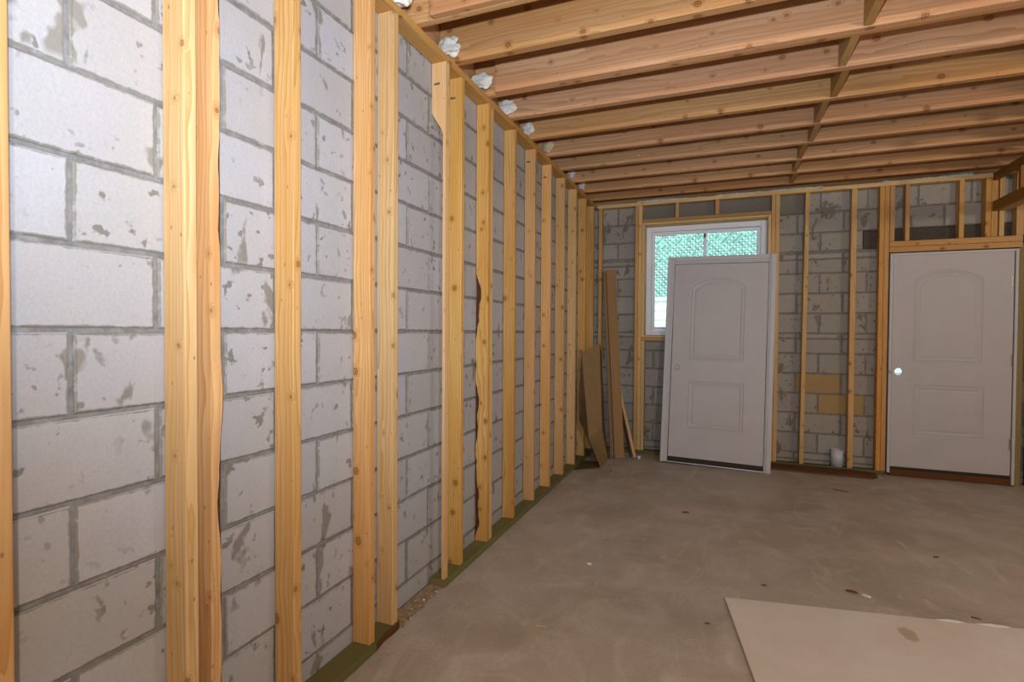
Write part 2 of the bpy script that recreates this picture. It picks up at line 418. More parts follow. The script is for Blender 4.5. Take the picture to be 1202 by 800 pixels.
# ------------------------------------------------------------------ left stud wall
def wane_mesh(w, d, L, corner, amp, mats, seed, lo=0., hi=1., rows=110, bulge=0.):
    """stud with one natural bark edge. corner 'far': +x,+y edge (seen at the right); 'back': -x,-y edge (seen at the left)"""
    bm = bmesh.new(); rings = []
    fa, fb = (.55, 1.5) if corner == 'far' else (1.4, .5)
    for i in range(rows+1):
        t = i/rows; z = t*L
        s = noise.noise((seed*3.1, seed, z*2.2)) + .5*noise.noise((seed, 7.7, z*7)) + .2*noise.noise((1.3, seed, z*22))
        e = max(0, min(1, (t-lo)/.04)) * max(0, min(1, (hi-t)/.04))
        a = .0015 + fa*amp*max(0., .35 + s)*e
        b = .0015 + fb*amp*.9*max(0., .3 + s + .3*noise.noise((9, seed, z*9)))*e
        kb = bulge*max(0, noise.noise((4, seed, z*4))-.35)
        if corner == 'far':  ring = [(0,0), (w,0), (w+kb,d-b), (w-a,d+kb), (0,d)]; bi = 2
        else:                ring = [(a,0), (w,0), (w,d), (0,d), (0,b)]; bi = 4
        rings.append([bm.verts.new((x, y, z)) for x, y in ring])
    for p, q in zip(rings, rings[1:]):
        for j in range(5):
            f = bm.faces.new((p[j], p[(j+1)%5], q[(j+1)%5], q[j]))
            f.material_index = 1 if j == bi else 0
    bm.faces.new(list(reversed(rings[0]))); bm.faces.new(rings[-1])
    return mesh_of(bm, 'waney_stud', mats)

ZB = .039
GL = 'studs along the left block wall'
def lstud(y, label, mat='stud', w=.037, mesh=None, name='wall_stud', dx=0.):
    if mesh is None:
        return board(name, XS-SD+dx, XS+dx, y, y+w, ZB, ZP-.001, 'z', mat, label, 'stud', GL)
    o = link(name, mesh); o.location = (XS-SD+dx, y, ZB)
    return tag(o, label, 'stud', GL)
LH = ZP-.001-ZB
lstud(.598, 'pine wall stud cut off by the left edge of the photo', 'stud')
lstud(1.014, 'broad pale pine stud just in front of the bark-edged one on the left', 'stud_pale')
lstud(1.090, 'pine stud with a ragged bark edge, on the left behind a plain stud',
      mesh=wane_mesh(SD, .036, LH, 'far', .009, [M['stud'], M['bark']], 5.3, bulge=.02), dx=-.001)
lstud(1.405, 'single reddish pine stud between the bark-edged stud and the front pair', 'stud')
lstud(1.826, 'nearer stud of the pair by the missing floor plate, standing on green plate', 'stud')
lstud(1.992, 'farther stud of the pair at the end of the near floor plate, swirling grain', 'stud_pale', w=.040)
# the notched stud: only a thin front strip is left below its top
def notched():
    bm = bmesh.new()
    zc = 2.475 - ZB
    prof = [(SD-.017, 0), (SD, 0), (SD, LH), (0, LH), (0, zc+.03), (SD-.03, zc-.055), (SD-.017, zc-.09)]
    fr = [bm.verts.new((x, 0, z)) for x, z in prof]; bk = [bm.verts.new((x, .037, z)) for x, z in prof]
    bm.faces.new(fr); bm.faces.new(list(reversed(bk)))
    n = len(prof)
    for i in range(n): bm.faces.new((fr[i], bk[i], bk[(i+1)%n], fr[(i+1)%n]))
    bmesh.ops.recalc_face_normals(bm, faces=bm.faces); bmesh.ops.triangulate(bm, faces=[f for f in bm.faces if len(f.verts) > 4])
    return mesh_of(bm, 'notched_stud', M['stud_pale'])
s3 = lstud(2.468, 'stud notched to a thin strip below its broad top, starting the far floor plate', mesh=notched())
s4 = lstud(2.650, 'knotty stud directly behind the cut-back stud on the left wall', 'stud')
s5 = lstud(3.016, 'stud of a nailed double with dark bark down its lower left side',
      mesh=wane_mesh(SD, .036, LH, 'back', .030, [M['stud'], M['bark']], 2.2, lo=0., hi=.62))
lstud(3.054, 'second board of the nailed double stud, right of the bark-sided one', 'stud_pale')
ORD = ['first', 'second', 'third', 'fourth', 'fifth', 'sixth', 'seventh', 'eighth', 'ninth', 'tenth', 'eleventh', 'twelfth']
far = {}
for i, (y, mt) in enumerate([(3.461, 'stud'), (3.887, 'stud'), (4.290, 'stud'), (4.703, 'stud'), (5.115, 'stud_pale'), (5.515, 'stud')]):
    extra = ['', ', brown speckled', '', '', ', its foot near the cardboard', ', half behind the cardboard'][i]
    far[i] = lstud(y, '%s left wall stud beyond the nailed pair%s' % (ORD[i], extra), mt)
lstud(5.885, 'last stud of the left wall before the back corner', 'stud')
board('corner_stud', -1.334, -1.296, YB, YB+.089, ZB, ZP-.001, 'z', 'stud', 'orange stud in the back left corner beside the back wall blocks', 'stud', 'studs along the back wall')
# grade stamps near the tops
def stamp(parent, x, z):
    bm = bmesh.new(); rng = random.Random(x*99+z); prof = []
    for i in range(4):
        h = rng.uniform(.008, .014); x0 = x + i*.0085
        prof += [(x0, z+.002), (x0, z+h), (x0+.0062, z+h*rng.uniform(.75, 1)), (x0+.0062, z+.002)]
    prof += [(x+.0317, z), (x, z)]
    fr = [bm.verts.new((px, -.0006, pz)) for px, pz in prof]; bk = [bm.verts.new((px, .0002, pz)) for px, pz in prof]
    bm.faces.new(fr); bm.faces.new(list(reversed(bk)))
    for i in range(len(prof)): bm.faces.new((fr[i], bk[i], bk[(i+1) % len(prof)], fr[(i+1) % len(prof)]))
    bmesh.ops.recalc_face_normals(bm, faces=bm.faces); bmesh.ops.triangulate(bm, faces=[q for q in bm.faces if len(q.verts) > 4])
    o = link('grade_stamp', mesh_of(bm, 'grade_stamp', M['ink']), parent); o['label'] = 'small dark printed stamp'
stamp(s3, .014, LH-.115); stamp(s4, .012, LH-.115); stamp(far[1], .014, LH-.10); stamp(far[2], .016, LH-.11)
# plates
bm = bmesh.new()
YE = 2.046
for i in range(9):     # the broken end
    pass
def sill_near():
    bm = bmesh.new(); x0, x1 = XS-SD-.002, XS+.012
    pts = [(x0, YR+.4), (x1, YR+.4), (x1, 1.86), (x1-.012, 1.93), (x1-.006, 2.0), (x1-.010, 2.045), (x0, 2.045)]
    lo = [bm.verts.new((x-x0, y-YR-.4, 0)) for x, y in pts]; hi = [bm.verts.new((x-x0, y-YR-.4, .038)) for x, y in pts]
    bm.faces.new(list(reversed(lo))); bm.faces.new(hi); n = len(pts)
    for i in range(n):
        f = bm.faces.new((lo[i], lo[(i+1)%n], hi[(i+1)%n], hi[i])); f.material_index = 1 if i in (2, 3, 4) else 0
    bmesh.ops.recalc_face_normals(bm, faces=bm.faces)
    # turn it so that its length is local Z
    bmesh.ops.transform(bm, matrix=AX['y'].to_4x4().inverted(), verts=bm.verts)
    o = link('bottom_plate', mesh_of(bm, 'bottom_plate', [M['treated'], M['scrap']]))
    o.matrix_local = Matrix.Translation((x0, YR+.4, .0005)) @ AX['y'].to_4x4()
    return o
GP = 'green treated floor plates'
tag(sill_near(), 'near green treated floor plate with a splintered orange end', 'floor plate', GP)
board('bottom_plate', XS-SD-.002, XS+.010, 2.455, YB-.003, .0005, .038, 'y', 'treated', 'far green treated floor plate under the row of studs running to the corner', 'floor plate', GP)
board('top_plate', XS-SD, XS+.001, YR+.4, YB-.003, ZP, ZP+.037, 'y', 'plate', 'long pine top plate over the left wall studs', 'top plate', 'top plates')

# ------------------------------------------------------------------ back stud wall
GB = 'studs along the back wall'
def bstud(x0, x1, z0, z1, label, mat='stud', lean=0., name='wall_stud', cat='stud', group=GB, y0=YB, d=.089):
    t = Matrix.Rotation(lean, 4, 'Y') if lean else None
    return board(name, x0, x1, y0, y0+d, z0, z1, 'z', mat, label, cat, group, tilt=t)
board('bottom_plate', -1.29, 1.462, YB, YB+.089, .0005, .038, 'x', 'treated', 'green treated floor plate along the back wall under the window', 'floor plate', GP)
board('top_plate', -1.352, 2.30, YB, YB+.089, ZP, ZP+.037, 'x', 'stud_pale', 'pine top plate across the back wall', 'top plate', 'top plates')
bstud(-.922, -.886, ZB, ZP-.001, 'outer stud left of the window, from floor to ceiling plate', 'stud')
bstud(-.884, -.847, ZB, ZP-.001, 'inner stud touching the left side of the window lining', 'stud_pale')
bstud(-.845, -.810, ZB, 1.262, 'short stud under the left end of the window sill', 'liner', name='jack_stud')
bstud(.450, .486, ZB, ZP-.001, 'stud touching the right side of the window lining', 'stud')
bstud(.488, .525, ZB, ZP-.001, 'stud doubled against the right window stud, seen beside the leaning door', 'stud_pale')
bstud(.732, .770, ZB, ZP-.001, 'thin stud leaning slightly, first one right of the window', 'stud_pale', lean=.0085)
bstud(1.150, 1.196, ZB, ZP-.001, 'stud right of the white pipe stub, midway between window and fitted door', 'stud', lean=.0005)
bstud(1.384, 1.422, ZB, ZP-.001, 'outer of two full-height studs left of the fitted door', 'stud')
bstud(1.424, 1.462, ZB, ZP-.001, 'inner of two full-height studs left of the fitted door, touching its jamb', 'stud')
GC = 'short studs above the openings'
def crip(x0, x1, z0, label, mat='stud', z1=ZP-.001, y0=YB, d=.089): return bstud(x0, x1, z0, z1, label, mat, name='cripple_stud', cat='short stud', group=GC, y0=y0, d=d)
crip(-.493, -.457, 2.607, 'short stud above the window, left of the two')
crip(-.088, -.050, 2.607, 'short stud above the window, right of the two')
board('window_header', -.845, .448, YB, YB+.089, 2.572, 2.606, 'x', 'plate', 'flat reddish board across the top of the window opening', 'header')
board('rough_sill', -.845, .448, YB, YB+.089, 1.264, 1.298, 'x', 'stud', 'flat board below the window, its right part hidden by the leaning door', 'sill')
# window lining: a box of clear pine through the wall
lin = empty('window_lining', (-.2, YB, 1.3), 'box of clear pine boards lining the window opening', 'window lining')
def lb(name, x0, x1, z0, z1, axis):
    o = board(name, x0+.2, x1+.2, -.006, .135, z0-1.3, z1-1.3, axis, 'liner', parent=lin)
lb('side_board', -.845, -.818, 1.301, 2.569, 'z'); lb('side_board', .420, .447, 1.301, 2.569, 'z')
lb('head_board', -.817, .419, 2.545, 2.569, 'x'); lb('sill_board', -.817, .419, 1.301, 1.322, 'x')
# door opening header and the short studs over it
hd = empty('door_header', (1.466, YB, 2.13), 'heavy doubled header beam over the fitted door', 'header')
board('beam_ply', 0, .99, 0, .089, .052, .104, 'x', 'stud', parent=hd); board('beam_ply', 0, .99, .002, .089, 0, .050, 'x', 'stud', parent=hd)
crip(1.466, 1.504, 2.236, 'short stud above the door header, against the full-height stud')
crip(1.588, 1.622, 2.236, 'short stud above the door header, second from its left end')
crip(1.998, 2.034, 2.236, 'short stud above the door header, over the middle of the door')
crip(2.188, 2.229, 2.236, 'left of two short studs side by side under the end of the top plate')
crip(2.231, 2.278, 2.236, 'right of two short studs side by side under the end of the top plate', y0=YB+.003)
crip(2.290, 2.325, 2.236, 'short stud above the header, between the two soffit rails', 'stud_pale', y0=YB+.004)
crip(2.410, 2.462, 2.236, 'short stud above the right end of the door header', 'stud_pale', y0=YB+.004, z1=ZJ-.001)
board('trimmer_stud', 2.434, 2.474, YB, YB+.10, .0005, 2.129, 'z', 'treated_pale', 'greenish stud at the right side of the fitted door', 'stud', GB)
board('wall_stud', 2.53, 2.57, YB, YB+.089, .0005, ZJ-.001, 'z', 'treated', 'dark stud at the right edge of the photo past the door', 'stud', GB)
# soffit frame on the right
sf = empty('soffit_frame', (2.245, 4.0, 2.46), 'dark timber soffit frame running from the back wall at the top right', 'soffit frame')
def sfb(name, x0, x1, y0, y1, z0, z1, axis, mat='soffit'):
    board(name, x0-2.245, x1-2.245, y0-4.0, y1-4.0, z0-2.46, z1-2.46, axis, mat, parent=sf)
sfb('upper_rail', 2.235, 2.273, 2.2, YB-.003, 2.735, ZJ-.002, 'y'); sfb('lower_rail', 2.235, 2.273, 2.2, YB-.003, 2.462, 2.548, 'y')
for y in (5.56, 4.75, 3.9, 3.1): sfb('strut', 2.237, 2.272, y, y+.038, 2.549, 2.734, 'z')
sfb('ledge_strip', 2.274, 2.36, 2.2, YB-.003, 2.463, 2.482, 'y', 'stud_pale')

# ------------------------------------------------------------------ joists, blocking
GJ = 'ceiling joists'
JY = [1.735, 2.145, 2.560, 2.968, 3.370, 3.785, 4.205, 4.600, 5.010, 5.415, 5.793]
JT = [.05, .040, .055, .040, .055, .05, .046, .052, .048, .048, .048]
XL = XW-.004
LBL = ['ceiling joist overhead just out of the top of the photo',
       'front joist of the nailed pair nearest the camera', None, 'front joist of the nailed pair farther in', None, None, None, None, None, None, None]
for i, (y, t) in enumerate(zip(JY, JT)):
    if i == 0: continue
    lab = LBL[i] or 'single ceiling joist, %s joist line back from the top left corner of the photo' % ORD[i-1]
    start = XL if i not in (1, 3) else (-1.268 if i == 1 else -1.30)
    board('ceiling_joist', start, XR, y, y+t, ZJ, ZJ+JH-.001, 'x', 'joist', lab, 'joist', GJ, bev=.005)
    if i in (1, 3):
        board('ceiling_joist', XL, XR, y+t+.001, y+t+.041, ZJ+.001, ZJ+JH-.001, 'x', 'joist',
              'rear joist of the nailed pair %s' % ('nearest the camera' if i == 1 else 'farther in'), 'joist', GJ, bev=.005)
for y, in ((-1.9,), (-1.0,), (-.1,), (.9,)):
    board('ceiling_joist', XL, XR, y, y+.05, ZJ, ZJ+JH-.001, 'x', 'joist', 'ceiling joist behind the camera, out of view', 'joist', 'joists out of view')
BX = [.60, .585, .60, .566, .597, .566, .582, .556, .562, .580]
for i in range(1, len(JY)-1):
    y0 = JY[i]+JT[i]+(.042 if i in (1, 3) else .001); y1 = JY[i+1]-.001
    x = BX[i]
    board('joist_block', x, x+.038, y0, y1, ZJ+.003, ZJ+JH-.006, 'y', 'plate',
          '%s wooden block in the line of blocks between joists, counted from the camera' % ORD[i-1], 'joist block', 'blocks between the joists')
# spray foam in the bays by the left rim
def blob(name, loc, size, mat, seed, label, cat, group=None, n=4, rough=.55):
    bm = bmesh.new(); bmesh.ops.create_icosphere(bm, subdivisions=n, radius=1)
    for v in bm.verts:
        k = 1 + rough*noise.noise(v.co*1.3+Vector((seed, 0, 0))) + rough*.3*noise.noise(v.co*2.9+Vector((0, seed, 0)))
        v.co = Vector((v.co.x*size[0]*k, v.co.y*size[1]*k, v.co.z*size[2]*k))
    o = link(name, mesh_of(bm, name, M[mat], True)); o.location = loc
    return tag(o, label, cat, group)
GF = 'spray foam lumps in the joist bays'
FO = [(2, 2.50, .085, .040, 'torn white foam lump behind the nearest joist pair'), (3, 2.91, .075, .04, 'white foam lump in the bay before the second nailed joist pair'),
      (4, 3.315, .075, .04, 'rounded foam lump just past the second nailed joist pair'), (5, 3.73, .06, .035, 'foam lump in the fourth bay, beside the third stud top from the doubled one'),
      (6, 4.15, .065, .035, 'smooth oval foam lump in the fifth bay'), (8, 4.965, .05, .03, 'small foam lump in the far bays, left one of the last pair'), (9, 5.375, .05, .03, 'smallest foam lump in the far corner bay')]
for i, y, r, sy, lab in FO:
    blob('foam_lump', (-1.372+ (0.0 if i != 6 else .02), JY[i]-.026, ZJ+.070), (r*.74, .024, .046), 'foam' if i in (2, 3, 4, 5, 9, 8) else 'foam_tan', i*3.3, lab, 'foam', GF)
blob('foam_lump', (-1.38, 2.085, ZJ+.085), (.055, .04, .05), 'foam', 77, 'white foam lump at the very top, in front of the nearest joist pair', 'foam', GF)
# torn seal above the back plate
def strip():
    bm = bmesh.new(); n = 150; x0, x1 = -1.30, 2.10; rows = []
    for i in range(n+1):
        t = i/n; x = x0+(x1-x0)*t
        h = .010 + .020*max(0, .5+noise.noise((x*2.2, 1, 3))) + .010*noise.noise((x*14, 5, 1))
        if noise.noise((x*1.3, 8, 2)) > .28: h = .004
        h = max(.003, min(.034, h)); d = .012*noise.noise((x*9, 2, 9))
        rows.append([bm.verts.new(p) for p in ((x, .006+d, 0), (x, .002+d, h*.6), (x, .012+d, h), (x, .05, h*.8), (x, .05, 0))])
    for p, q in zip(rows, rows[1:]):
        for j in range(5): bm.faces.new((p[j], q[j], q[(j+1)%5], p[(j+1)%5]))
    bm.faces.new(rows[0]); bm.faces.new(list(reversed(rows[-1])))
    bmesh.ops.recalc_face_normals(bm, faces=bm.faces)
    o = link('seal_strip', mesh_of(bm, 'seal_strip', M['insul'])); o.location = (0, YB+.012, ZP+.038)
    tag(o, 'ragged whitish strip of torn seal lying on the back top plate', 'seal strip')
strip()

# ------------------------------------------------------------------ doors
def outline(x0, x1, z0, z1, rise, ins, n=18):
    x0 += ins; x1 -= ins; z0 += ins
    pts = [(x0, z0), (x1, z0)]
    if rise <= 0: return pts + [(x1, z1-ins), (x0, z1-ins)]
    w = (x1-x0)/2; cx = (x0+x1)/2
    zs = z1-ins
    for i in range(n+1):
        a = 1-2*i/n
        pts.append((cx+w*a, zs+rise*(1-a*a)))
    return pts
def door_slab(W, H, T, up, lo, hole=None):
    # hole = (x, z, r): a lock bore right through the slab
    """front face at y=0 with two moulded panels; up/lo = (x0,x1,z0,z1,rise)"""
    bm = bmesh.new()
    def loop(pts, y): return [bm.verts.new((x, y, z)) for x, z in pts]
    outer = loop([(0,0),(W,0),(W,H),(0,H)], 0)
    edges = [bm.edges.new((outer[i], outer[(i+1)%4])) for i in range(4)]
    for pan in (up, lo):
        prof = [(0, 0), (.006, .005), (.013, .0055), (.022, .001), (.040, .0065), (.050, .0065), (.060, .003)]
        loops = [loop(outline(*pan, i), y) for i, y in prof]
        n = len(loops[0])
        edges += [bm.edges.new((loops[0][i], loops[0][(i+1)%n])) for i in range(n)]
        for a, b in zip(loops, loops[1:]):
            for i in range(n): bm.faces.new((a[i], a[(i+1)%n], b[(i+1)%n], b[i]))
        bm.faces.new(loops[-1])
    back = loop([(0,0),(W,0),(W,H),(0,H)], T)
    be = [bm.edges.new((back[i], back[(i+1)%4])) for i in range(4)]
    if hole:
        hc = [(hole[0]+hole[2]*math.cos(2*PI*i/24), hole[1]+hole[2]*math.sin(2*PI*i/24)) for i in range(24)]
        h0, h1 = loop(hc, 0), loop(hc, T)
        for i in range(24): bm.faces.new((h0[i], h0[(i+1)%24], h1[(i+1)%24], h1[i]))
        edges += [bm.edges.get((h0[i], h0[(i+1)%24])) for i in range(24)]; be += [bm.edges.get((h1[i], h1[(i+1)%24])) for i in range(24)]
    bmesh.ops.triangle_fill(bm, use_beauty=True, use_dissolve=False, edges=edges)
    bmesh.ops.triangle_fill(bm, use_beauty=True, use_dissolve=False, edges=be)
    for i in range(4): bm.faces.new((outer[i], outer[(i+1)%4], back[(i+1)%4], back[i]))
    bmesh.ops.recalc_face_normals(bm, faces=bm.faces)
    return mesh_of(bm, 'door_slab', M['door'])
def disc_obj(name, parent, c, prof, mat, n=24):
    bm = bmesh.new(); r = lathe_bm(bm, prof, n, 'y'); bm.faces.new(r[-1])
    bmesh.ops.recalc_face_normals(bm, faces=bm.faces)
    o = link(name, mesh_of(bm, name, M[mat]), parent); o.location = c
    return o
def hinge(parent, x, z, y):
    bm = bmesh.new(); box_bm(bm, -.016, .012, 0, .004, -.05, .05); bevel_all(bm, .0015)
    for k in range(5):
        lathe_bm(bm, [(.0001, -.05+k*.02), (.0065, -.05+k*.02), (.0065, -.0315+k*.02), (.0001, -.0315+k*.02)], 12, 'z', (0, -.005, 0))
    o = link('hinge', mesh_of(bm, 'hinge', M['steel']), parent); o.location = (x, y, z); o['label'] = 'steel butt hinge'
# --- fitted door on the back wall
d2 = bpy.data.objects.new('door_1', None); COL.objects.link(d2); d2.location = (1.474, YB-.008, 0)
tag(d2, 'grey white moulded door fitted in the back wall at the right', 'door', kind='structure')
def jb(name, parent, x0, x1, y0, y1, z0, z1, mat='jamb', bev=.003):
    return plainbox(name, x0, x1, y0, y1, z0, z1, mat, parent, bev)
ox = 1.474
jb('jamb', d2, 0, .024, 0, .11, .030, 2.119); jb('jamb', d2, 2.431-ox-.022, 2.431-ox, 0, .11, .012, 2.119); jb('head_jamb', d2, .025, 2.431-ox-.023, 0, .11, 2.096, 2.119)
sl = link('slab', door_slab(.905, 2.004, .045, (.162, .690, .995, 1.775, .085), (.168, .708, .305, .785, 0), (.058, .905, .036)), d2)
sl.location = (1.502-ox, .012, .092)
sl.scale = (.900/.905, 1, 1)
disc_obj('latch_plate', d2, (.012, -.0005, .995), [(.012, 0), (.012, -.002), (.005, -.003)], 'steel')
for z in (1.832, 1.126, .378): hinge(d2, 2.404-ox, z, .008)
th = board('threshold', .026, 2.431-ox-.024, .012, .10, .001, .062, 'x', 'scrap', parent=d2)
jb('sweep', d2, .03, 2.40-ox, .018, .05, .0625, .0915, 'rubber', 0)
jb('door_stop', d2, .0245, .040, .0585, .075, .063, 2.095); jb('door_stop', d2, 2.431-ox-.040, 2.431-ox-.0235, .0585, .075, .063, 2.095); jb('door_stop', d2, .041, 2.431-ox-.041, .0585, .075, 2.078, 2.0955)

# --- loose prehung door leaning on the window studs
W1, H1 = 1.0407, 2.158
d1 = empty('leaning_door', (-.076, 5.6805, .009), 'white prehung door in its frame leaning against the window', 'door')
Rm = Matrix.Rotation(-.0435, 3, 'Z') @ Matrix.Rotation(-.1041, 3, 'X') @ Matrix.Rotation(.0164, 3, 'Y')
d1.rotation_euler = Rm.to_euler()
hw = W1/2
def casing(name, x0, x1, z0, z1, inner):
    """brick mould and jamb in one: three steps towards the slab. inner: which side faces the slab"""
    bm = bmesh.new()
    if inner == 'r': steps = [(x0, x0+.042, 0), (x0+.042, x0+.056, .006), (x0+.056, x1, .012)]
    elif inner == 'l': steps = [(x1-.042, x1, 0), (x1-.056, x1-.042, .006), (x0, x1-.056, .012)]
    if inner in 'lr':
        for a, b, y in steps: box_bm(bm, a+.0002, b-.0002, y, .117, z0, z1)
    else:
        for a, b, y in [(z1-.045, z1, 0), (z1-.062, z1-.045, .006), (z0, z1-.062, .012)]: box_bm(bm, x0, x1, y, .117, a+.0002, b-.0002)
    bevel_all(bm, .002, 1)
    return link(name, mesh_of(bm, name, M['jamb']), d1)
casing('jamb', -hw, -hw+.068, 0, H1, 'r'); casing('jamb', hw-.064, hw, 0, H1, 'l'); casing('head_jamb', -hw+.069, hw-.065, H1-.078, H1, 't')
sl1 = link('slab', door_slab(.895, 2.015, .044, (.160, .690, 1.010, 1.790, .085), (.165, .705, .300, .790, 0)), d1)
sl1.location = (-hw+.0755, .020, .060)
sl1.scale = ((W1-.068-.064-.012)/.895, 1, 1)
bc = disc_obj('bore_ring', d1, (-hw+.135, .0195, .985), [(.027, 0), (.027, -.002), (.021, -.003), (.019, .003)], 'brass'); bc['label'] = 'round brass ring in the lock hole'
jb('door_sill', d1, -hw+.069, hw-.065, .004, .11, .001, .012, 'alu', .002); jb('sweep', d1, -hw+.075, hw-.070, .024, .06, .014, .058, 'rubber', .002)
jb('latch_plate', d1, hw-.0500, hw-.0455, -.001, .004, 1.30, 1.36, 'steel', .001)

# ------------------------------------------------------------------ window
wx0, wx1, wz0, wz1, wy = -.816, .418, 1.324, 2.543, YB+.14
w = bpy.data.objects.new('window_1', None); COL.objects.link(w); w.location = ((wx0+wx1)/2, wy, wz0)
tag(w, 'white vinyl sliding window behind the leaning door', 'window', kind='structure')
cx = (wx0+wx1)/2
def wf(name, x0, x1, y0, y1, z0, z1, mat='vinyl', bev=.004): return plainbox(name, x0-cx, x1-cx, y0, y1, z0-wz0, z1-wz0, mat, w, bev)
def frame(name, x0, x1, z0, z1, t, y0, y1):
    bm = bmesh.new()
    for a in ((x0, x0+t, z0, z1), (x1-t, x1, z0, z1), (x0+t, x1-t, z0, z0+t), (x0+t, x1-t, z1-t, z1)):
        box_bm(bm, a[0]-cx, a[1]-cx, y0, y1, a[2]-wz0, a[3]-wz0)
    bevel_all(bm, .004, 2)
    return link(name, mesh_of(bm, name, M['vinyl']), w)
frame('outer_frame', wx0, wx1, wz0, wz1, .058, 0, .08)
frame('nail_fin', -.841, .451, 1.303, 2.572, .045, .082, .090)
frame('sash', wx0+.060, -.178, wz0+.060, wz1-.060, .034, .012, .042)
frame('sash', -.212, wx1-.060, wz0+.060, wz1-.060, .034, .046, .076)
wf('pane', wx0+.094, -.212, .025, .029, wz0+.094, wz1-.094, 'glass', 0); wf('pane', -.178, wx1-.094, .059, .063, wz0+.094, wz1-.094, 'glass', 0)
wf('latch', -.203, -.187, -.0, .011, wz1-.150, wz1-.105, 'rubber', .002)
wf('vent_stop', wx0+.11, wx0+.32, .006, .011, wz1-.112, wz1-.098)

# ------------------------------------------------------------------ outside: fence with lattice
bm = bmesh.new(); box_bm(bm, -14, 14, YW+.20, 30, -.3, -.05)
struct(link('trim_7', mesh_of(bm, 'trim_7', M['ground'])), 'ground outside the window', 'ground')
YF = 8.6
fn = empty('lattice_fence', (-.3, YF, -.05), 'white siding fence topped with green lattice outside the window', 'fence')
bm = bmesh.new()
for k in range(13):
    z = k*.146
    v = [bm.verts.new(p) for p in ((-4, .0, z), (4, .0, z), (4, .016, z+.146), (-4, .016, z+.146), (-4, .05, z), (4, .05, z), (4, .05, z+.146), (-4, .05, z+.146))]
    for q in ((0,1,2,3), (0,4,5,1), (3,2,6,7), (5,4,7,6)): bm.faces.new([v[i] for i in q])
bmesh.ops.recalc_face_normals(bm, faces=bm.faces)
link('siding_panel', mesh_of(bm, 'siding_panel', M['siding']), fn)
plainbox('cap_rail', -4, 4, -.03, .09, 1.90, 1.955, 'siding', fn)
bm = bmesh.new(); Lz0, Lz1 = 1.957, 4.6; hgt = Lz1-Lz0; pitch = .082; sw = .042
for sgn, yy in ((1, 0.02), (-1, .032)):
    n0 = int(-(3+hgt)/pitch)
    for k in range(n0, int(3/pitch)+1+int(hgt/pitch)):
        xb = k*pitch
        a, b = (xb, xb+sgn*hgt)
        if max(a, b) < -2.6 or min(a, b) > 2.2: continue
        hwid = sw*.707
        v = [bm.verts.new(p) for p in ((a-hwid, yy, Lz0), (a+hwid, yy, Lz0), (b+hwid, yy, Lz1), (b-hwid, yy, Lz1), (a-hwid, yy+.011, Lz0), (a+hwid, yy+.011, Lz0), (b+hwid, yy+.011, Lz1), (b-hwid, yy+.011, Lz1))]
        for q in ((0,1,2,3), (7,6,5,4), (0,4,5,1), (1,5,6,2), (2,6,7,3), (3,7,4,0)): bm.faces.new([v[i] for i in q])
bmesh.ops.recalc_face_normals(bm, faces=bm.faces)
lt = link('lattice_panel', mesh_of(bm, 'lattice_panel', M['lattice']), fn); lt['label'] = 'green diagonal lattice'
bm = bmesh.new(); rng = random.Random(21)
for i in range(1500):
    c = Vector((rng.uniform(-2.3, 1.6), rng.uniform(.10, .5), rng.uniform(1.8, 4.5))); sz = rng.uniform(.02, .055)
    if noise.noise(c*1.6) < -.12: continue
    R = Matrix.Rotation(rng.uniform(0, 6.28), 3, 'Y') @ Matrix.Rotation(rng.uniform(-.9, .9), 3, 'X')
    v = [bm.verts.new(c + R @ Vector(p)*sz) for p in ((-1, 0, 0), (-.3, -.2, -.5), (.5, -.2, -.4), (1.1, .1, 0), (.5, -.2, .4), (-.3, -.2, .5), (.1, .12, 0))]
    for a in range(6): bm.faces.new((v[a], v[(a+1) % 6], v[6]))
vn = link('vine_leaves', mesh_of(bm, 'vine_leaves', M['leaf'])); vn.location = (-.3, YF, -.05)
tag(vn, 'green climbing leaves behind the lattice outside the window', 'vine', kind='stuff')
for x in (-2.4, 2.4): plainbox('post', x-.05, x+.05, .092, .19, 0, 4.6, 'siding', fn)

# ------------------------------------------------------------------ things on the floor and in the corner
# gypsum sheet
gy = link('gypsum_sheet', None) if False else None
bm = bmesh.new(); box_bm(bm, 0, 2.44, -1.22, 0, 0, .0127); bevel_all(bm, .0015, 1)
gy = link('gypsum_sheet', mesh_of(bm, 'gypsum_sheet', M['gypsum'])); gy.location = (.025, 2.893, .0008)
gy.rotation_euler = (0, 0, math.atan2(3.137-2.892, 1.312-.025)*.86)
tag(gy, 'large pale gypsum board sheet lying flat on the floor', 'gypsum board')
def torn(x0, x1, seed):
    bm = bmesh.new(); n = 16; rows = []
    for i in range(n+1):
        t = i/n; x = x0+(x1-x0)*t; wv = math.sin(PI*t)
        rows.append([bm.verts.new((x, .0015, .0127)), bm.verts.new((x, .001, .0127+.006*wv*(1+.5*noise.noise((x*30, seed, 0))))), bm.verts.new((x, -.014*wv-.004*noise.noise((x*40, seed, 3))-.002, .0133))])
    for p, q in zip(rows, rows[1:]):
        for j in range(2): bm.faces.new((p[j], q[j], q[j+1], p[j+1]))
    o = link('torn_paper', mesh_of(bm, 'torn_paper', M['flake_white']), gy); o['label'] = 'torn white paper edge'
torn(.93, 1.06, 1.); torn(1.10, 1.24, 2.)

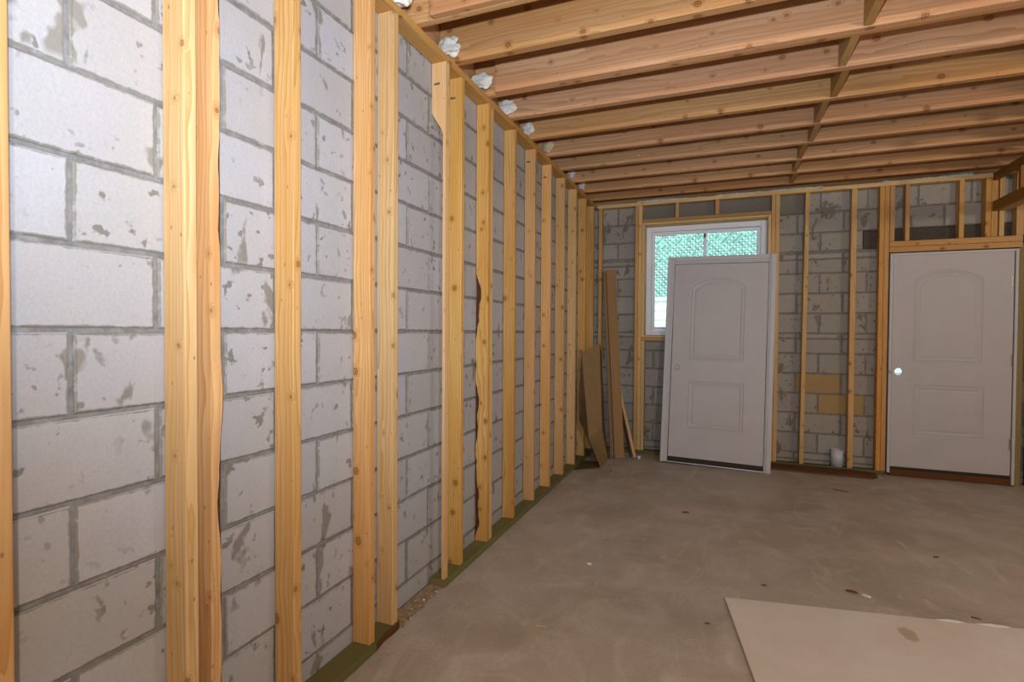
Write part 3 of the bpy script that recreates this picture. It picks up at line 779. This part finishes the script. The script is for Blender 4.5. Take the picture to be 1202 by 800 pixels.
# cardboard: a folded carton leaning on the studs
def sheet(name, pts, th, mat, parent=None):
    """bent sheet: pts = rows of 3D points (left, right); given a thickness"""
    bm = bmesh.new(); rows = [[bm.verts.new(p) for p in r] for r in pts]
    for a, b in zip(rows, rows[1:]):
        for j in range(len(a)-1): bm.faces.new((a[j], a[j+1], b[j+1], b[j]))
    bmesh.ops.recalc_face_normals(bm, faces=bm.faces)
    g = bmesh.ops.solidify(bm, geom=list(bm.faces), thickness=th)
    bmesh.ops.recalc_face_normals(bm, faces=bm.faces)
    return link(name, mesh_of(bm, name, M[mat]), parent)
cb = empty('cardboard_carton', (-1.2, 5.3, 0), 'flattened brown cardboard carton leaning on the studs in the corner', 'cardboard')
def rel(p): return (p[0]+1.2, p[1]-5.3, p[2])
sheet('front_panel', [[rel((-1.345, 5.33, 1.145)), rel((-1.215, 5.58, 1.238))], [rel((-1.222, 5.17, .300)), rel((-1.135, 5.36, .372))], [rel((-1.112, 5.232, .004)), rel((-1.118, 5.62, .004))]], .005, 'card', cb)
sheet('side_panel', [[rel((-1.347, 5.330, 1.140)), rel((-1.352, 5.36, 1.10))], [rel((-1.290, 5.26, .75)), rel((-1.352, 5.27, .72))], [rel((-1.226, 5.180, .302)), rel((-1.345, 5.265, .46))]], .005, 'card_shaded', cb)
sheet('floor_flap', [[rel((-1.340, 5.04, .006)), rel((-1.122, 5.218, .006))], [rel((-1.335, 5.42, .010)), rel((-1.165, 5.44, .010))]], .004, 'card_shaded', cb)
sheet('rear_panel', [[rel((-1.21, 5.585, 1.238)), rel((-1.225, 5.74, 1.12))], [rel((-1.13, 5.37, .375)), rel((-1.16, 5.62, .36))], [rel((-1.105, 5.62, .004)), rel((-1.14, 5.72, .004))]], .005, 'card_shaded', cb)

# long brown strips leaning in the corner
def leaner(name, p0, p1, w, t, mat, label, cat, group=None, yaw=0., twist=0.):
    """board from foot centre p0 to head centre p1, width w, thickness t"""
    p0, p1 = Vector(p0), Vector(p1); L = (p1-p0).length
    zax = (p1-p0).normalized(); xax = Vector((math.cos(yaw), math.sin(yaw), 0)); xax = (xax - zax*xax.dot(zax)).normalized(); yax = zax.cross(xax)
    bm = bmesh.new(); box_bm(bm, -w/2, w/2, -t/2, t/2, 0, L); bevel_all(bm, min(.003, t*.25))
    o = link(name, mesh_of(bm, name, M[mat]))
    R = Matrix((xax, yax, zax)).transposed().to_4x4()
    if twist: R = R @ Matrix.Rotation(twist, 4, 'Z')
    o.matrix_local = Matrix.Translation(p0) @ R
    return tag(o, label, cat, group)
GN = 'brown strips leaning in the corner'
leaner('brown_strip', (-1.012, 5.695, .006), (-1.188, 6.005, 2.058), .105, .018, 'plank', 'wide brown strip in front, leaning into the back left corner', 'strip', GN, yaw=.45)
leaner('brown_strip', (-1.098, 5.735, .006), (-1.250, 6.02, 2.045), .050, .016, 'plank', 'narrow brown strip leaning just left of the wide brown one', 'strip', GN, yaw=.45)
GS = 'wooden laths leaning in the corner'
leaner('wood_lath', (-.862, 5.760, .012), (-1.09, 6.02, .74), .030, .022, 'liner', 'pale wooden lath leaning at the foot of the brown strips', 'lath', GS, yaw=.6)
leaner('wood_lath', (-.905, 5.80, .012), (-1.10, 6.03, .66), .024, .022, 'scrap', 'dark lath leaning left of the pale one', 'lath', GS, yaw=.6)
blob('foam_crumb', (-.818, 5.765, .018), (.018, .018, .018), 'flake_white', 12, 'white crumb on the floor at the foot of the pale lath', 'crumb', n=2)
# scrap plank along the back floor plate
def scrap():
    bm = bmesh.new(); n = 30; rows = []
    x0, x1 = .462, 1.37
    for i in range(n+1):
        t = i/n; x = x0+(x1-x0)*t
        yf = 5.835+(5.807-5.835)*t + .012*noise.noise((x*5, 1, 0)); yk = 5.995-.03*max(0, t-.55)*2
        h = .034 + .006*noise.noise((x*4, 3, 0)); ch = .018+.012*noise.noise((x*7, 9, 0))
        if t > .93: yf += (t-.93)*1.2
        rows.append([bm.verts.new(p) for p in ((x-x0, yf-5.8, 0), (x-x0, yf+.006-5.8, h-ch), (x-x0, yf+ch+.02-5.8, h), (x-x0, yk-5.8, h), (x-x0, yk-5.8, 0))])
    for p, q in zip(rows, rows[1:]):
        for j in range(5): bm.faces.new((p[j], q[j], q[(j+1)%5], p[(j+1)%5]))
    bm.faces.new(rows[0]); bm.faces.new(list(reversed(rows[-1]))); bmesh.ops.recalc_face_normals(bm, faces=bm.faces)
    bmesh.ops.transform(bm, matrix=AX['x'].to_4x4().inverted(), verts=bm.verts)
    o = link('scrap_plank', mesh_of(bm, 'scrap_plank', M['scrap'])); o.matrix_local = Matrix.Translation((x0, 5.8, .0006)) @ AX['x'].to_4x4()
    tag(o, 'red brown plank lying on the floor in front of the back floor plate', 'plank')
scrap()
# white pipe stub
bm = bmesh.new(); r = lathe_bm(bm, [(.047, 0), (.047, .165), (.0535, .165), (.0535, 0)], 32); 
for i in range(32): bm.faces.new((r[-1][i], r[-1][(i+1)%32], r[0][(i+1)%32], r[0][i]))
bmesh.ops.recalc_face_normals(bm, faces=bm.faces)
o = link('pipe_stub', mesh_of(bm, 'pipe_stub', M['pvc'])); o.location = (1.070, YB+.058-.010, .0385)
tag(o, 'short open white plastic pipe standing on the back floor plate', 'pipe')
# floor debris
def flake(name, x, y, a, b, mat, label, rz=0., h=.004, cat='scrap', group='scraps on the floor'):
    bm = bmesh.new(); n = 9; sd = x*7+y*3
    lo, hi = [], []
    for i in range(n):
        t = 2*PI*i/n; k = 1+.35*noise.noise((math.cos(t)+sd, math.sin(t), sd))
        lo.append(bm.verts.new((a*k*math.cos(t), b*k*math.sin(t), 0))); hi.append(bm.verts.new((a*k*.85*math.cos(t), b*k*.85*math.sin(t), h*(1+.6*noise.noise((t, sd, 2))))))
    bm.faces.new(list(reversed(lo))); bm.faces.new(hi)
    for i in range(n): bm.faces.new((lo[i], lo[(i+1)%n], hi[(i+1)%n], hi[i]))
    o = link(name, mesh_of(bm, name, M[mat])); o.location = (x, y, .0008); o.rotation_euler = (0, 0, rz)
    return tag(o, label, cat, group)
flake('bark_flake', .648, 3.230, .030, .014, 'flake_brown', 'brown bark flake just behind the gypsum sheet', -.4, .006)
flake('paper_scrap', .707, 3.208, .020, .011, 'flake_white', 'white scrap beside the bark flake behind the gypsum sheet', -.5, .006)
flake('bark_flake', -.243, 4.184, .030, .014, 'flake_brown', 'brown flake alone in the middle of the floor before the leaning door', .3, .006)
flake('bark_flake', .223, 3.135, .014, .007, 'flake_brown', 'small dark flake on the floor left of the gypsum sheet corner flake', .2)
flake('bark_flake', 1.222, 3.932, .022, .008, 'flake_brown', 'dark flake on the shaded floor toward the fitted door', .5)
flake('bark_flake', 1.139, 3.157, .018, .006, 'flake_brown', 'thin brown flake by the torn edge of the gypsum sheet', -.3)
flake('paper_scrap', -.710, 3.035, .014, .009, 'flake_white', 'white chip on the open floor right of the studs', .2, .006)
flake('plastic_chip', -.680, 3.414, .016, .008, 'bluechip', 'bluish grey chip beyond the white one on the open floor', .7, .01)
flake('wood_sliver', -.758, 2.306, .030, .004, 'straw', 'pale wood sliver on the floor near the camera', .2)
flake('wood_sliver', -.05, 2.62, .014, .005, 'flake_brown', 'tiny brown sliver on the floor left of the gypsum sheet', .1)
flake('bark_flake', -1.0, 5.16, .012, .008, 'flake_brown', 'dark speck on the light floor before the cardboard', .1)
flake('bark_flake', .95, 5.28, .07, .008, 'flake_brown', 'thin dark splinter on the floor before the red brown plank', -.5)
rng = random.Random(4)
CR = [(2.10, -1.395), (2.16, -1.378), (2.205, -1.392), (2.25, -1.372), (2.305, -1.385), (2.35, -1.368), (2.40, -1.37), (2.13, -1.35), (2.275, -1.415), (2.38, -1.41)]
for i, (y, x) in enumerate(CR):
    r = rng.uniform(.005, .011)
    blob('mortar_crumb', (x, y, r*.55), (r*1.2, r*1.3, r*.8), 'stone' if i != 4 else 'flake_white', i*5.1, 'crumb of mortar in the gap between the two floor plates', 'crumb', 'mortar crumbs in the plate gap', n=2)
bm = bmesh.new(); n = 40; rows = []
for i in range(n+1):
    y = 2.055+.40*i/n; wv = math.sin(PI*i/n)
    rows.append([bm.verts.new((-1.440, y, .014*(.6+.5*noise.noise((y*20, 1, 1))))), bm.verts.new((-1.405+.02*noise.noise((y*14, 3, 1)), y, .008+.006*noise.noise((y*25, 2, 5)))), bm.verts.new((-1.355+.03*noise.noise((y*11, 6, 1)), y, .0008))])
for p, q in zip(rows, rows[1:]):
    for j in range(2): bm.faces.new((p[j], p[j+1], q[j+1], q[j]))
bmesh.ops.recalc_face_normals(bm, faces=bm.faces)
o = link('dust_heap', mesh_of(bm, 'dust_heap', M['dust'], True)); tag(o, 'low ridge of orange dust along the block wall in the plate gap', 'dust', kind='stuff')

# ------------------------------------------------------------------ camera
cam = bpy.data.cameras.new('camera'); co = bpy.data.objects.new('camera', cam); COL.objects.link(co)
cam.sensor_fit = 'HORIZONTAL'; cam.sensor_width = 36.; cam.lens = 623.4935/1202*36
cam.clip_start = .02
yaw, pit, rol = math.radians(21.637), math.radians(1.0378), math.radians(.3401)
fw = Vector((-math.sin(yaw)*math.cos(pit), math.cos(yaw)*math.cos(pit), -math.sin(pit)))
rt = Vector((math.cos(yaw), math.sin(yaw), 0)); up = rt.cross(fw)
r2 = rt*math.cos(rol)+up*math.sin(rol); u2 = up*math.cos(rol)-rt*math.sin(rol)
mw = Matrix((r2, u2, -fw)).transposed().to_4x4(); mw.translation = (0, 0, 1.358)
co.matrix_world = mw
S.camera = co

# ------------------------------------------------------------------ light
def lamp(name, typ, loc, energy, col, **kw):
    d = bpy.data.lights.new(name, typ); d.energy = energy; d.color = col
    for k, v in kw.items(): setattr(d, k, v)
    o = bpy.data.objects.new(name, d); COL.objects.link(o); o.location = loc
    return o
f = lamp('camera_flash', 'SPOT', (0.0, -.02, 1.358+.28), 300, (.765, .86, 1.), shadow_soft_size=.03, spot_size=math.radians(150), spot_blend=1.)
f.rotation_euler = Vector((-.40, .80, .62)).to_track_quat('-Z', 'Y').to_euler()
lamp('fill_lamp', 'POINT', (1.3, -.9, 2.5), 200, (1., .885, .755), shadow_soft_size=.06)  # added warm fill behind the camera, no bulb known there
lamp('fill_lamp', 'POINT', (3.4, 2.6, 2.5), 78, (1., .82, .62), shadow_soft_size=.06)  # second added fill, lifts the back of the room from the right
wd = bpy.data.worlds.new('sky'); S.world = wd; wd.use_nodes = True
bg = wd.node_tree.nodes['Background']; bg.inputs[0].default_value = (.86, .95, 1., 1); bg.inputs[1].default_value = 3.6

S.view_settings.view_transform = 'Standard'; S.view_settings.look = 'None'
S.view_settings.exposure = 0.; S.view_settings.gamma = 1.; S.view_settings.use_curve_mapping = False
